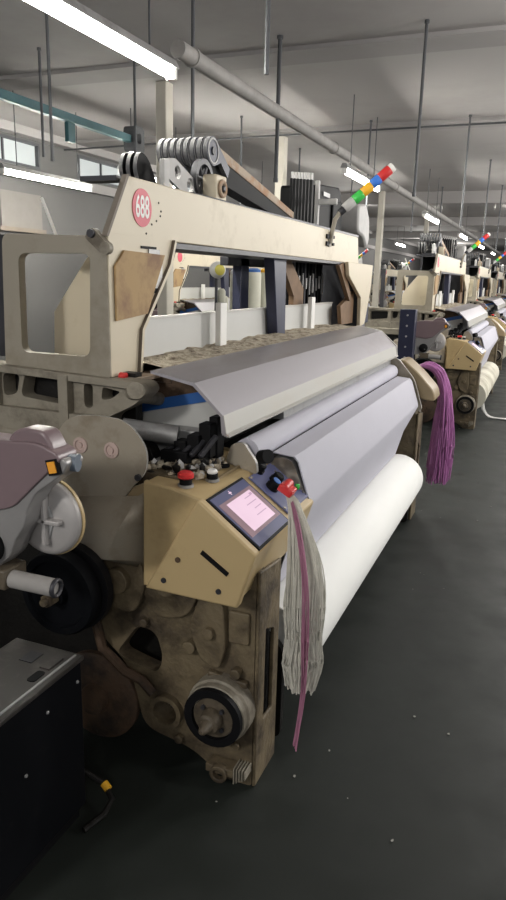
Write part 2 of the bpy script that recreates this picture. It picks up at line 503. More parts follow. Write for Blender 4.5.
# ------------------------------------------------------------------ the weaving loom
def make_loom():
    root = thing('weaving_loom', (-1.1, 3.1, 0), '', 'weaving machine', 'weaving looms in rows')

    # ---- side frames
    def frame(y0, y1, s):
        """s=-1 near end, +1 far end: outer face at y0"""
        b = B()
        out = rnd([(-.66, 0), (-.66, .70), (-1.12, .74), (-1.17, .56), (-1.20, .40), (-1.08, .30), (-1.03, .10), (-.86, .07), (-.75, 0)], [.01, .02, .03, .05, .05, .06, .05, .04, .02])
        h1 = circ((-.945, .185), .042)
        h2 = rnd([(-1.13, .335), (-1.05, .45), (-.985, .44), (-.96, .36), (-.98, .30), (-1.06, .315)], .03)
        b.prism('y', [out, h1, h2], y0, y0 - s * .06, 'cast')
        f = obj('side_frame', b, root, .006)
        # front strip with a long slot
        b = B()
        ya, yb = sorted((y0, y1))
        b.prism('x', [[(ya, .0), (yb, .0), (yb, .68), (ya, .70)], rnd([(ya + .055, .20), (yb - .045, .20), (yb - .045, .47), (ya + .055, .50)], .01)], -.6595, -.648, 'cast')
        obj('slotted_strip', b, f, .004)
        b = B(); b.box((-.70, ya + .07, .02), (-.675, yb - .01, .66), 'oily_shade'); obj('inner_plate', b, f)
        # raised castings
        o = y0
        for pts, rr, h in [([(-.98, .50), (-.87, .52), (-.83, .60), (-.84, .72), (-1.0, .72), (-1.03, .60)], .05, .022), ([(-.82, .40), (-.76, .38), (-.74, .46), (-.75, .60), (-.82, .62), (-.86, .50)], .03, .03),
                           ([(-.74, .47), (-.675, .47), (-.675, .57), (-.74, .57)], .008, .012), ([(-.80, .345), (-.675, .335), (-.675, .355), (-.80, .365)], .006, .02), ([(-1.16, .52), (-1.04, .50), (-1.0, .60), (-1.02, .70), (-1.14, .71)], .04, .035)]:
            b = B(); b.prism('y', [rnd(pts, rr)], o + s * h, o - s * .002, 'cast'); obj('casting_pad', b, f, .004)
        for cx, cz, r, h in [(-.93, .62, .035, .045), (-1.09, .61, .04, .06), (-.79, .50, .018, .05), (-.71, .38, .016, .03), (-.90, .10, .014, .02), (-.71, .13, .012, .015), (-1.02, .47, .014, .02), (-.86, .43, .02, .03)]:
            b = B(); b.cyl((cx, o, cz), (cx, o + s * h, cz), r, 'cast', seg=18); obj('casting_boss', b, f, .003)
        b = B()
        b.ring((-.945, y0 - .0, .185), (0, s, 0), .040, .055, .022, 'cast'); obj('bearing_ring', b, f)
        # brake drum and shaft
        hx, hz = -.752, .262
        b = B()
        b.lathe((hx, y0, hz), (0, s, 0), [(0, .10), (.045, .10), (.05, .094), (.07, .094), (.075, .085)], 'cast_grey')
        d = obj('brake_drum', b, f)
        b = B(); b.ring((hx, y0 + s * .068, hz), (0, s, 0), .066, .090, .022, 'black'); obj('rubber_ring', b, f)
        b = B()
        b.lathe((hx, y0 + s * .07, hz), (0, s, 0), [(0, .062), (.012, .062), (.013, .034), (.05, .030), (.053, .02), (.085, .011), (.09, .006)], 'dark_cast')
        for k in range(4):
            a = PI / 4 + k * PI / 2
            b.cyl((hx + .042 * math.cos(a), y0 + s * .08, hz + .042 * math.sin(a)), (hx + .042 * math.cos(a), y0 + s * .092, hz + .042 * math.sin(a)), .007, 'dark_metal', seg=6)
        obj('shaft_hub', b, f)
        # foot
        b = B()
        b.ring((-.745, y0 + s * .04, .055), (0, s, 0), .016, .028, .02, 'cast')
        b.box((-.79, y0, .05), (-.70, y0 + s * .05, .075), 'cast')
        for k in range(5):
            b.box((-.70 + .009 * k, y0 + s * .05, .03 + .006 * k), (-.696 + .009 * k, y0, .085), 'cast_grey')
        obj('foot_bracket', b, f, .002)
        return f
    near = frame(1.69, 1.86, -1)
    far = frame(4.52, 4.35, 1)
    # rear frame plates, oily, with the deep shadow put into their near-black colour
    for y in (1.80, 4.36):
        b = B()
        b.prism('y', [rnd([(-1.0, .06), (-1.0, .62), (-1.06, 1.0), (-1.64, 1.0), (-1.75, .75), (-2.1, .70), (-2.2, .06)], .05),
                      rnd([(-1.62, .62), (-1.36, .66), (-1.36, .90), (-1.58, .90)], .04)], y, y + .05, 'oily_shade')
        obj('rear_frame', b, root, .006)
    b = B(); b.box((-1.25, 1.85, .10), (-1.05, 4.36, .30), 'oily_shade'); b.box((-1.3, 1.85, .42), (-1.02, 4.36, .60), 'oily_shade'); b.box((-2.2, 1.85, .06), (-2.1, 4.36, .2), 'oily_shade')
    obj('cross_beam', b, root, .01)
    # warp beam at the back
    b = B(); b.cyl((-1.95, 1.95, .5), (-1.95, 4.3, .5), .20, 'lint', seg=32); w = obj('warp_beam', b, root)
    for y in (1.92, 4.30):
        b = B(); b.lathe((-1.95, y, .5), (0, 1, 0), [(0, .28), (.03, .28), (.03, .1), (.05, .08)], 'dark_metal'); obj('flange', b, w)
    # curved strut and let-off wheel at the near end
    b = B()
    pts = [(-1.20, 1.66, .58), (-1.185, 1.66, .46), (-1.16, 1.66, .36), (-1.08, 1.66, .30), (-1.02, 1.66, .285), (-.98, 1.66, .25)]
    b.tube(pts, .016, 'rust', 8); obj('curved_strut', b, root)
    b = B(); b.lathe((-1.20, 1.70, .17), (0, -1, 0), [(0, .15), (.02, .15), (.03, .135), (.032, .05), (.06, .045)], 'rust'); obj('let_off_wheel', b, root)
    b = B(); b.lathe((-1.13, 1.79, .66), (0, -1, 0), [(0, .075), (.06, .075), (.07, .06), (.071, .035), (.05, .032)], 'rust'); obj('gear_housing', b, root)
    # drive pulley, black
    px, pz, py = -1.21, .595, 1.50
    b = B(); b.lathe((px, py + .06, pz), (0, -1, 0), [(0, .118), (.010, .128), (.04, .128), (.05, .122), (.052, .102), (.04, .098), (.04, .034), (.06, .03)], 'black_paint', 40)
    pu = obj('drive_pulley', b, root)
    b = B(); b.cyl((px, py, pz), (px, py - .035, pz), .02, 'cast', seg=6); b.cyl((px, py - .03, pz), (px, py - .05, pz), .011, 'cast', seg=12); obj('axle_bolt', b, pu)
    b = B(); b.ring((px, py + .07, pz), (0, 1, 0), .10, .136, .03, 'rubber', 40); obj('drive_belt', b, pu)
    b = B(); b.cyl((px, py + .06, pz), (px, 1.82, pz), .03, 'oily_shade', seg=14); obj('pulley_shaft', b, pu)

    # ---- control box
    b = B()
    out = [(-.985, .60), (-.985, .935), (-.86, .925), (-.80, .912), (-.632, .787), (-.675, .63), (-.72, .60)]
    b.prism('y', [[(-.99, .62), (-.985, .935), (-.90, .93), (-.80, .909), (-.632, .787), (-.68, .64)]], 1.625, 2.12, 'tan')
    cb = obj('control_box', b, root, .006)
    b = B(); b.prism('y', [[(-.968, .628), (-.80, .917), (-.629, .790), (-.633, .777), (-.68, .624)]], 1.598, 1.63, 'tan')
    ec = obj('end_cover', b, cb, .006)
    for cx, cz in [(-.86, .735), (-.905, .665), (-.735, .665)]:
        b = B(); b.cyl((cx, 1.60, cz), (cx, 1.594, cz), .008, 'rust' if cz > .7 else 'dark_metal', seg=12); obj('screw', b, ec)
    b = B()
    b.box((-.795, 1.599, .739), (-.700, 1.5945, .752), 'black', Matrix.Rotation(math.radians(33), 3, 'Y')); obj('vent_slot', b, ec)
    # left side sheet going back to the plate
    b = B()
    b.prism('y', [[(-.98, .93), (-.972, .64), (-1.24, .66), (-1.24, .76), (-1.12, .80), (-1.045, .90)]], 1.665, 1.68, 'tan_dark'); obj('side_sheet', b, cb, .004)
    b = B(); b.box((-1.0, 1.652, .62), (-.93, 1.67, .93), 'tan'); obj('joint_flange', b, cb, .004)
    # lid line on the top
    b = B()
    b.prism('z', [[(-.955, 1.76), (-.83, 1.76), (-.83, 2.08), (-.955, 2.08)], [(-.948, 1.767), (-.837, 1.767), (-.837, 2.073), (-.948, 2.073)]], .918, .926, 'tan_dark', )
    for v in b.bm.verts:
        v.co.z += (-.83 - v.co.x) * .16 - .002
    obj('lid', b, cb)

    # screen plane: origin at upper-left corner, u along Y, v down the slope
    o0 = Vector((-.797, 1.625, .9085)); o1 = Vector((-.634, 1.625, .790))
    sv = (o1 - o0); sl = sv.length; sv.normalize(); n = Vector((-sv.z, 0, sv.x)); n = n if n.z > 0 else -n

    def S(u, v, h):
        return o0 + Vector((0, u, 0)) + sv * v + n * h

    def slab(bb, u0, u1, v0, v1, h0, h1, m):
        cs = [S(u, v, h) for h in (h0, h1) for (u, v) in ((u0, v0), (u1, v0), (u1, v1), (u0, v1))]
        vs = [bb.bm.verts.new(c) for c in cs]

        def go():
            bb.bm.faces.new(vs[:4]); bb.bm.faces.new(vs[4:])
            for k in range(4):
                bb.bm.faces.new((vs[k], vs[(k + 1) % 4], vs[4 + (k + 1) % 4], vs[4 + k]))
        bb._from(go, m)
    b = B()
    slab(b, .005, .25, .004, sl + .002, -.004, .006, 'black')
    slab(b, .012, .243, .012, sl - .006, .004, .008, 'bezel')
    slab(b, .020, .236, .040, sl - .036, .007, .0095, 'screen_mauve')
    slab(b, .052, .212, .050, sl - .046, .009, .0105, 'screen_white')
    for k in range(4):
        v = .064 + k * .020
        slab(b, .150 - .02 * (k % 2), .198, v, v + .003, .0103, .0108, 'screen_line')
    slab(b, .19, .206, .058, .066, .0103, .0109, 'screen_line')
    # small star-like mark on the upper band
    slab(b, .112, .128, .0245, .0275, .0078, .0088, 'screen_white')
    slab(b, .1185, .1215, .018, .034, .0078, .0088, 'screen_white')
    obj('touch_screen', b, cb)
    # knob panel
    b = B()
    slab(b, .285, .475, .015, sl - .02, 0, .006, 'bezel'); kp = obj('knob_panel', b, cb, .002)
    for (u, v, m) in [(.335, .085, 'blue'), (.385, .075, 'black'), (.36, .012, 'black')]:
        b = B()
        p = S(u, v, .004)
        b.cyl(p, p + n * .012, .022, 'black', seg=20)
        b.lathe(p + n * .012, n, [(0, .019), (.016, .018), (.02, .014)], 'black', 20)
        if m == 'blue':
            b.lathe(p + n * .031, n, [(0, .0135), (.003, .0135)], 'blue', 16)
        obj('knob', b, cb)
    b = B()
    for (u, v) in [(.29, .022), (.29, .16), (.468, .022), (.468, .16), (.44, .05), (.44, .10)]:
        p = S(u, v, .005); b.cyl(p, p + n * .004, .005, 'chrome', seg=8)
    obj('panel_screw', b, cb)
    # buttons on top
    def button(x, y, z, cap, r, h, mush):
        b = B()
        b.cyl((x, y, z - .004), (x, y, z + .004), r * 1.25, 'grey_metal', seg=20)
        b.cyl((x, y, z), (x, y, z + .02), r, 'black', seg=20)
        b.lathe((x, y, z + .018), (0, 0, 1), [(0, r * .8), (.006, r * mush), (h, r * mush), (h + .006, r * mush * .7)], cap, 20)
        return b
    obj('emergency_button', button(-.875, 1.672, .928, 'red', .018, .016, 1.3), cb)
    obj('push_button', button(-.842, 1.775, .922, 'white', .017, .008, .95), cb)
    b = B(); b.lathe((-.868, 1.905, .927), (0, 0, 1), [(0, .022), (.006, .022), (.009, .016)], 'black', 20); obj('cap_button', b, cb)

    # ---- cover plate with two pads (rounded sheet near the feeder)
    b = B()
    yp = 1.66
    out = rnd([(-1.31, .80), (-1.305, 1.03), (-1.255, 1.09), (-1.16, 1.104), (-1.05, 1.095), (-.99, 1.02), (-.995, .95), (-1.04, .905), (-1.12, .80)], [.02, .05, .05, .05, .06, .06, .04, .02, .02])
    b.prism('y', [out], yp, yp + .008, 'plate', rim='steel_light')
    pl = obj('cover_plate', b, root)
    for cx, cz in [(-1.215, 1.008), (-1.108, 1.005)]:
        b = B(); b.lathe((cx, yp, cz), (0, -1, 0), [(0, .024), (.005, .024), (.006, .017), (.002, .016), (.002, .009), (.007, .008)], 'pink_pad', 22); obj('pad', b, pl)
    for cx, cz in [(-1.02, .935), (-1.18, .68)]:
        b = B(); b.cyl((cx, yp + .002, cz), (cx, yp - .008, cz), .01, 'dark_metal', seg=10); obj('plate_bolt', b, pl)
    # bent lower sheet
    b = B()
    b.grid([[(-1.30, 1.655, .84), (-1.02, 1.655, .88), (-.99, 1.655, .90)], [(-1.30, 1.60, .76), (-1.06, 1.60, .78), (-1.0, 1.66, .80)], [(-1.30, 1.60, .69), (-1.10, 1.60, .69), (-1.0, 1.665, .68)], [(-1.30, 1.66, .66), (-1.12, 1.66, .66), (-1.0, 1.672, .65)]], 'plate')
    sh = obj('bent_sheet', b, root)
    md = sh.modifiers.new('thick', 'SOLIDIFY'); md.thickness = .006

    # ---- cast base of the tower, ribbed
    b = B()
    out = rnd([(-1.9, 1.215), (-1.075, 1.185), (-1.06, 1.16), (-1.10, 1.12), (-1.20, 1.07), (-1.22, .98), (-1.9, .96)], .02)
    holes = [rnd([(-1.615, 1.175), (-1.545, 1.175), (-1.56, 1.11), (-1.615, 1.10)], .02),
             rnd([(-1.525, 1.18), (-1.365, 1.165), (-1.365, 1.09), (-1.545, 1.105)], .02),
             rnd([(-1.30, 1.165), (-1.265, 1.165), (-1.268, 1.09), (-1.298, 1.09)], .015),
             rnd([(-1.23, 1.16), (-1.165, 1.15), (-1.20, 1.125), (-1.235, 1.12)], .01),
             rnd([(-1.85, 1.17), (-1.66, 1.175), (-1.66, 1.10), (-1.85, 1.08)], .02)]
    b.prism('y', [out] + holes, 1.80, 1.86, 'cast_grey')
    b.prism('y', [out, rnd([(-1.87, 1.19), (-1.10, 1.165), (-1.21, 1.10), (-1.24, 1.07), (-1.87, 1.07)], .02)], 1.775, 1.80, 'cast_grey')
    b.box((-1.375, 1.77, .98), (-1.34, 1.80, 1.19), 'cast_grey'); b.box((-1.65, 1.77, .98), (-1.62, 1.80, 1.2), 'cast_grey')
    b.box((-1.9, 1.86, 1.02), (-1.15, 1.90, 1.20), 'oily_shade')
    tb = obj('tower_base', b, root, .006)
    b = B(); b.box((-1.9, 1.765, .93), (-1.24, 1.86, 1.0), 'cast_grey'); obj('base_beam', b, root, .01)
    b = B(); b.box((-1.9, 4.4, .93), (-1.24, 4.5, 1.2), 'cast_grey'); obj('base_beam', b, root, .01)
    b = B(); b.cyl((-1.10, 1.78, 1.15), (-1.14, 2.0, 1.10), .022, 'cast_grey', seg=16); b.cyl((-1.09, 1.765, 1.165), (-1.12, 1.80, 1.15), .026, 'cast_grey', seg=16); obj('tube_arm', b, root)

    # ---- upper tower: end bracket, panels, top beam
    b = B()
    b.prism('y', [rnd([(-1.60, 1.205), (-1.585, 1.612), (-1.30, 1.606), (-1.25, 1.606), (-1.205, 1.58), (-1.20, 1.19)], [.01, .03, .0, .03, .01, .005]),
                  rnd([(-1.531, 1.248), (-1.526, 1.553), (-1.261, 1.556), (-1.272, 1.249)], .03)], 1.80, 1.83, 'olive')
    br = obj('end_bracket', b, root, .004)
    b = B()
    b.prism('y', [rnd([(-1.262, 1.60), (-1.235, 1.628), (-1.185, 1.582), (-1.205, 1.553)], .010)], 1.775, 1.80, 'cast_grey')
    b.cyl((-1.235, 1.79, 1.61), (-1.235, 1.765, 1.61), .012, 'dark_metal', seg=10); b.cyl((-1.19, 1.79, 1.57), (-1.19, 1.77, 1.57), .018, 'cast_grey', seg=14)
    obj('hinge_lug', b, br)
    for xx, kk in ((-1.2, 'panel'),):
        b = B()
        zlo = 1.19
        out = [(1.805, zlo), (1.96, zlo), (1.975, 1.324), (2.16, 1.53), (2.195, 1.615), (1.805, 1.615)]
        b.prism('x', [rnd(out, .006)], xx - .012, xx, 'cream'); p = obj('column_panel', b, root, .002)
        if kk == 'panel':
            b = B()
            b.prism('x', [[(1.955, zlo), (1.968, zlo), (1.985, 1.322), (2.17, 1.528), (2.204, 1.612), (2.192, 1.614), (2.158, 1.534), (1.972, 1.327)]], xx, xx + .012, 'cream', rim='cream_edge'); obj('panel_flange', b, p)
            b = B(); b.prism('x', [[(1.83, 1.36), (2.01, 1.375), (2.125, 1.562), (1.88, 1.568), (1.828, 1.52)]], xx + .001, xx + .009, 'board'); obj('patch_board', b, p)
            b = B(); b.box((xx, 1.985, 1.578), (xx + .003, 2.08, 1.586), 'black'); b.box((xx + .001, 2.03, 1.555), (xx + .004, 2.10, 1.578), 'grey_metal'); b.box((xx + .001, 2.05, 1.44), (xx + .004, 2.085, 1.455), 'black')
            b.prism('x', [[(2.05, 1.455), (2.12, 1.53), (2.12, 1.47), (2.09, 1.455)]], xx + .001, xx + .002, 'white'); obj('panel_slot', b, p)
            b = B(); b.cyl((-1.19, 1.84, 1.192), (-1.17, 1.84, 1.192), .012, 'red', seg=14); b.box((-1.21, 1.81, 1.175), (-1.13, 1.98, 1.187), 'rusty_tan'); obj('red_plug', b, p)
    b = B(); b.prism('y', [[(-1.24, 1.60), (-1.36, 1.60), (-1.42, 1.54), (-1.555, 1.366), (-1.562, 1.20), (-1.24, 1.20)]], 2.0, 2.012, 'cream'); obj('inner_panel', b, root, .002)
    b = B(); b.box((-1.80, 2.0, 1.2), (-1.76, 2.04, 1.62), 'dark_metal'); obj('back_stay', b, root)
    # rear-right part of the tower
    b = B()
    out = [(4.40, 1.605), (5.08, 1.60), (5.05, 1.42), (4.93, 1.20), (4.80, 1.18), (4.78, 1.38), (4.44, 1.52)]
    b.prism('x', [rnd(out, .01)], -1.19, -1.165, 'cream'); p = obj('column_panel', b, root, .003)
    b = B(); b.prism('x', [[(4.40, 1.60), (4.62, 1.40), (4.60, 1.36), (4.30, 1.58)]], -1.22, -1.195, 'brown_board'); b.prism('x', [[(4.45, 1.33), (4.78, 1.42), (4.78, 1.21), (4.50, 1.21)]], -1.24, -1.215, 'brown_board'); obj('brace_board', b, p)
    b = B(); b.prism('x', [[(4.93, 1.20), (5.06, 1.42), (5.09, 1.20)]], -1.2, -1.18, 'navy'); b.box((-1.6, 4.92, 1.0), (-1.2, 5.0, 1.60), 'dark_metal'); obj('dark_post', b, p)
    # top beam
    b = B()
    b.prism('x', [[(1.80, 1.61), (1.918, 1.785), (4.745, 1.77), (4.80, 1.60)]], -1.214, -1.2, 'cream', rim='cream')
    tbm = obj('top_beam', b, root, .004)
    b = B()
    b.prism('x', [[(1.795, 1.605), (1.913, 1.788), (1.925, 1.788), (1.807, 1.605)]], -1.217, -1.1985, 'cream_edge'); b.box((-1.36, 1.90, 1.770), (-1.23, 1.96, 1.785), 'dark_metal'); obj('beam_lip', b, tbm)
    b = B(); b.box((-1.42, 2.2, 1.588), (-1.205, 4.78, 1.606), 'dark_metal'); b.box((-1.42, 2.2, 1.606), (-1.40, 4.78, 1.765), 'dark_metal'); b.box((-1.42, 2.2, 1.760), (-1.213, 4.74, 1.772), 'dark_metal'); obj('under_rail', b, tbm)
    # round number badge, 688
    b = B(); b.cyl((-1.20, 1.995, 1.700), (-1.1975, 1.995, 1.700), .057, 'badge_red', seg=40); bd = obj('number_badge', b, tbm)
    cu = bpy.data.curves.new('digits', 'FONT')
    cu.body = '688'; cu.size = .092; cu.align_x = 'CENTER'; cu.align_y = 'CENTER'; cu.offset = .0015; cu.extrude = .0006
    to = bpy.data.objects.new('digits_curve', cu); COL.objects.link(to)
    dg = bpy.context.evaluated_depsgraph_get(); dg.update()
    tm = bpy.data.meshes.new_from_object(to.evaluated_get(dg))
    bpy.data.objects.remove(to)
    mw = Matrix(((0, 0, 1, 0), (1, 0, 0, 0), (0, 1, 0, 0), (0, 0, 0, 1)))
    tm.transform(mw @ Matrix.Diagonal((.60, 1.0, 1, 1)))
    tm.transform(Matrix.Translation(Vector((-1.1972, 1.995, 1.700)) - root.location))
    tm.materials.clear(); tm.materials.append(M['white'])
    do = bpy.data.objects.new('digits', tm); COL.objects.link(do); do.parent = bd
    for y, z in [(2.10, 1.725), (2.115, 1.70), (2.085, 1.668), (2.055, 1.655), (2.11, 1.685), (2.02, 1.625)]:
        b = B(); b.cyl((-1.2, y, z), (-1.1985, y, z), .0035, 'black', seg=8); obj('screw_hole', b, tbm)
    # signal tower on a bent bracket
    b = B()
    b.tube([(-1.19, 4.07, 1.70), (-1.185, 4.07, 1.76), (-1.175, 4.085, 1.83), (-1.15, 4.10, 1.875)], .013, 'olive', 10)
    b.prism('x', [rnd([(4.05, 1.68), (4.10, 1.68), (4.10, 1.76), (4.05, 1.76)], .004)], -1.20, -1.192, 'olive')
    for z in (1.695, 1.735):
        b.box((-1.2, 4.0, z - .012), (-1.19, 4.05, z + .012), 'black'); b.box((-1.2, 4.105, z - .008), (-1.185, 4.135, z + .008), 'black')
    st = obj('signal_tower', b, root)
    a0 = Vector((-1.155, 4.10, 1.868)); a1 = Vector((-.885, 4.205, 2.125)); ax = (a1 - a0); L = ax.length; ax.normalize()
    for name, t0, t1, m, r in [('tower_socket', 0, .09, 'dark_metal', .021), ('tower_sleeve', .09, .27, 'light_grey', .027), ('lamp_section', .27, .43, 'green', .028), ('lamp_section', .43, .60, 'yellow', .028), ('lamp_section', .60, .75, 'lamp_blue', .028), ('lamp_section', .75, .94, 'red', .028), ('tower_cap', .94, 1.0, 'white', .027)]:
        b = B(); b.lathe(a0 + ax * L * t0, ax, [(0, r * .93), (.004, r), (L * (t1 - t0) - .004, r), (L * (t1 - t0), r * .9)], m, 24); obj(name, b, st)

    # ---- inside the portal
    b = B(); b.box((-1.32, 2.03, 1.20), (-1.30, 4.55, 1.345), 'white_sheet'); b.box((-1.325, 2.03, 1.343), (-1.295, 4.55, 1.352), 'steel_light'); obj('reed_panel', b, root)
    b = B()
    n_ = 44
    rows = []
    for i in range(n_ + 1):
        y = 1.98 + (4.5 - 1.98) * i / n_
        rows.append([(-1.30, y, 1.205 + random.uniform(-.004, .022)), (-1.24, y, 1.215 + random.uniform(-.006, .014)), (-1.18, y, 1.212 + random.uniform(-.006, .012)), (-1.10, y, 1.205), (-1.09, y, 1.16), (-1.30, y, 1.16)])
    b.grid(rows, 'lint', True); obj('dusty_ledge', b, root)
    for y, z1 in ((2.70, 1.392), (3.94, 1.395)):
        b = B(); b.box((-1.26, y - .032, 1.20), (-1.235, y + .032, z1), 'white'); obj('guide_post', b, root, .003)
    b = B(); b.prism('x', [[(3.27, 1.605), (3.45, 1.605), (3.47, 1.18), (3.36, 1.18)]], -1.29, -1.235, 'navy'); obj('inclined_post', b, root, .004)
    b = B(); b.box((-1.63, 3.67, 1.0), (-1.58, 3.79, 1.60), 'navy'); b.box((-1.63, 3.5, 1.555), (-1.58, 4.3, 1.60), 'dark_metal'); obj('rear_post', b, root, .004)
    b = B(); b.prism('x', [[(3.58, 1.60), (3.72, 1.60), (3.97, 1.44), (3.97, 1.285), (3.80, 1.285), (3.80, 1.40)]], -1.34, -1.31, 'brown_board'); obj('side_board', b, root)
    for k in range(9):
        y = 3.99 + k * .068
        b = B(); b.box((-1.40 - .01 * (k % 2), y - .012, 1.33), (-1.375, y + .012, 1.60), 'black' if k % 3 else 'dark_metal'); hb = obj('heald_bar', b, root)
        b = B(); b.box((-1.374, y - .008, 1.40 + .012 * (k % 4)), (-1.366, y + .008, 1.50 + .014 * (k % 3)), 'light_grey' if k % 2 else 'grey_metal'); obj('heald_hook', b, hb)
    b = B(); b.box((-1.48, 3.96, 1.32), (-1.45, 4.62, 1.60), 'black'); obj('harness_back', b, root)
    b = B(); b.cyl((-1.48, 1.94, 1.60), (-1.545, 1.95, 1.73), .005, 'white', seg=8); obj('stay_rod', b, root)

    # ---- guard cover over the reed, sheet steel
    def zang(x, a):
        return 1.5 + x * math.tan(math.radians(a))
    prof = [(-1.06, 1.222), (-.915, 1.197), (-.822, 1.109), (-.812, 1.055), (-.822, 1.050)]
    inn = [(-.826, 1.058), (-.830, 1.105), (-.920, 1.188), (-1.06, 1.214)]
    b = B(); b.prism('y', [prof + inn], 1.80, 4.33, 'steel')
    gc = obj('guard_cover', b, root, 0, 2, 12)
    b = B(); b.prism('y', [[(-.8215, 1.1095), (-.8115, 1.055), (-.8095, 1.055), (-.8195, 1.1105)]], 1.80, 4.33, 'steel_light')  # lighter copy of the guard's steel, painting the light on its front
    b.prism('y', [[(-.815, 1.06), (-.800, 1.052), (-.800, 1.047), (-.815, 1.052)]], 1.80, 4.33, 'steel_light'); obj('front_lip', b, gc)
    b = B()
    b.prism('y', [[(-1.06, 1.222), (-.915, 1.197), (-.815, 1.112), (-.806, 1.045), (-.83, 1.045), (-.83, 1.1), (-.92, 1.18), (-1.06, 1.205)]], 4.325, 4.345, 'steel_light'); obj('end_cap', b, gc)
    b = B(); b.prism('y', [[(-1.0, 1.0), (-1.0, 1.16), (-.90, 1.16), (-.835, 1.09), (-.83, 1.0)]], 2.35, 4.30, 'grey_metal'); obj('reed_cap', b, root)
    b = B(); b.box((-1.10, 2.10, .90), (-1.04, 4.30, 1.20), 'grey_metal'); b.box((-1.46, 1.95, .60), (-1.44, 4.32, 1.19), 'dark_metal'); obj('sley_bar', b, root)
    b = B(); b.prism('y', [[(-1.20, 1.055), (-1.20, 1.09), (-.90, 1.16), (-.90, 1.125)]], 1.98, 1.99, 'blue'); b.prism('y', [[(-1.20, 1.0), (-1.20, 1.055), (-.90, 1.125), (-.89, 1.0)]], 1.985, 2.0, 'white_sheet'); b.prism('y', [[(-1.2, 1.09), (-1.2, 1.19), (-1.0, 1.20), (-.93, 1.15)]], 1.985, 2.0, 'rust'); obj('blue_strip', b, root)
    b = B(); b.box((-1.15, 1.90, .93), (-.92, 1.96, 1.03), 'grey_metal'); obj('reed_holder', b, root, .006)
    # dark nozzle blocks and lever behind the box
    b = B()
    for a in [((-.96, 1.84, .96), (-.92, 1.90, 1.03)), ((-.93, 1.86, .96), (-.89, 1.91, 1.065)), ((-.915, 1.90, .95), (-.885, 1.95, 1.08)), ((-1.03, 1.80, .95), (-.94, 1.84, .985)), ((-1.0, 1.83, .96), (-.96, 1.88, 1.01))]:
        b.box(*a, 'black')
    for k in range(5):
        b.cyl((-1.02 + .03 * k, 1.81, .975), (-1.0 + .03 * k, 1.88, .995 + .008 * k), .009, 'dark_metal', seg=10)
    obj('nozzle_block', b, root, .003)
    b = B(); b.cyl((-1.16, 1.80, 1.04), (-1.0, 1.86, 1.02), .03, 'grey_metal', seg=16); obj('nozzle_tube', b, root)
    b = B()
    for k in range(150):
        b.blob((random.uniform(-1.08, -.86), random.uniform(1.72, 1.95), .930 + random.uniform(0, .022)), [random.uniform(.004, .017) for _ in range(3)], random.choice(['lint', 'lint', 'light_grey', 'oily_shade']), 1, .35)
    lt = obj('lint_heap', b, root); lt['kind'] = 'stuff'
    b = B(); b.box((-1.10, 1.70, .90), (-.90, 1.96, .938), 'cast'); obj('lint_tray', b, root)
    # breast end brackets
    b = B(); b.prism('y', [rnd([(-.88, .93), (-.86, .99), (-.82, 1.0), (-.775, .94), (-.77, .90)], .015)], 1.95, 1.965, 'plate', rim='steel_light'); b.cyl((-.765, 1.97, .955), (-.735, 1.95, .965), .022, 'black', seg=18); obj('roller_bracket', b, root)
    b = B(); b.prism('y', [rnd([(-.78, .80), (-.78, .925), (-.71, .925), (-.645, .78), (-.68, .70)], .03)], 2.10, 2.115, 'plate', rim='steel_light'); obj('breast_end_plate', b, root)
    b = B(); b.cyl((-.82, 1.98, .963), (-.82, 4.24, .963), .042, 'cloth', seg=28); obj('guide_roller', b, root)
    b = B(); b.prism('y', [[(-.80, .90), (-.71, .915), (-.65, .775), (-.72, .63), (-.80, .65)]], 2.12, 4.19, 'grey_metal'); obj('breast_beam', b, root)
    # far end housing
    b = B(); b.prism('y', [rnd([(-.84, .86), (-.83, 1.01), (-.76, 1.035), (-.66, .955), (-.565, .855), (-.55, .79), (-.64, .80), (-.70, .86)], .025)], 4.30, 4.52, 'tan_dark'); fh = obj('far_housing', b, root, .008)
    b = B(); b.prism('y', [rnd([(-.86, .93), (-.85, 1.03), (-.79, 1.045), (-.68, .92), (-.62, .74), (-.66, .72), (-.73, .88)], .03)], 4.265, 4.29, 'plate', rim='steel_light'); obj('curved_end_plate', b, fh)
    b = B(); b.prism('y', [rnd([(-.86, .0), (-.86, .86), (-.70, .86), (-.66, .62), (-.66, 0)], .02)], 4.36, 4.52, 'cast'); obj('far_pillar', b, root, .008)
    # roll carriers
    for y in (1.94, 4.29):
        b = B(); b.prism('y', [rnd([(-.80, .0), (-.80, .36), (-.725, .38), (-.66, .33), (-.66, 0)], .03)], y - .0, y + .025, 'oily_shade'); obj('roll_carrier', b, root)
    return root


LOOM = make_loom()
LOOM['label'] = 'nearest weaving machine, with a round red 688 badge'


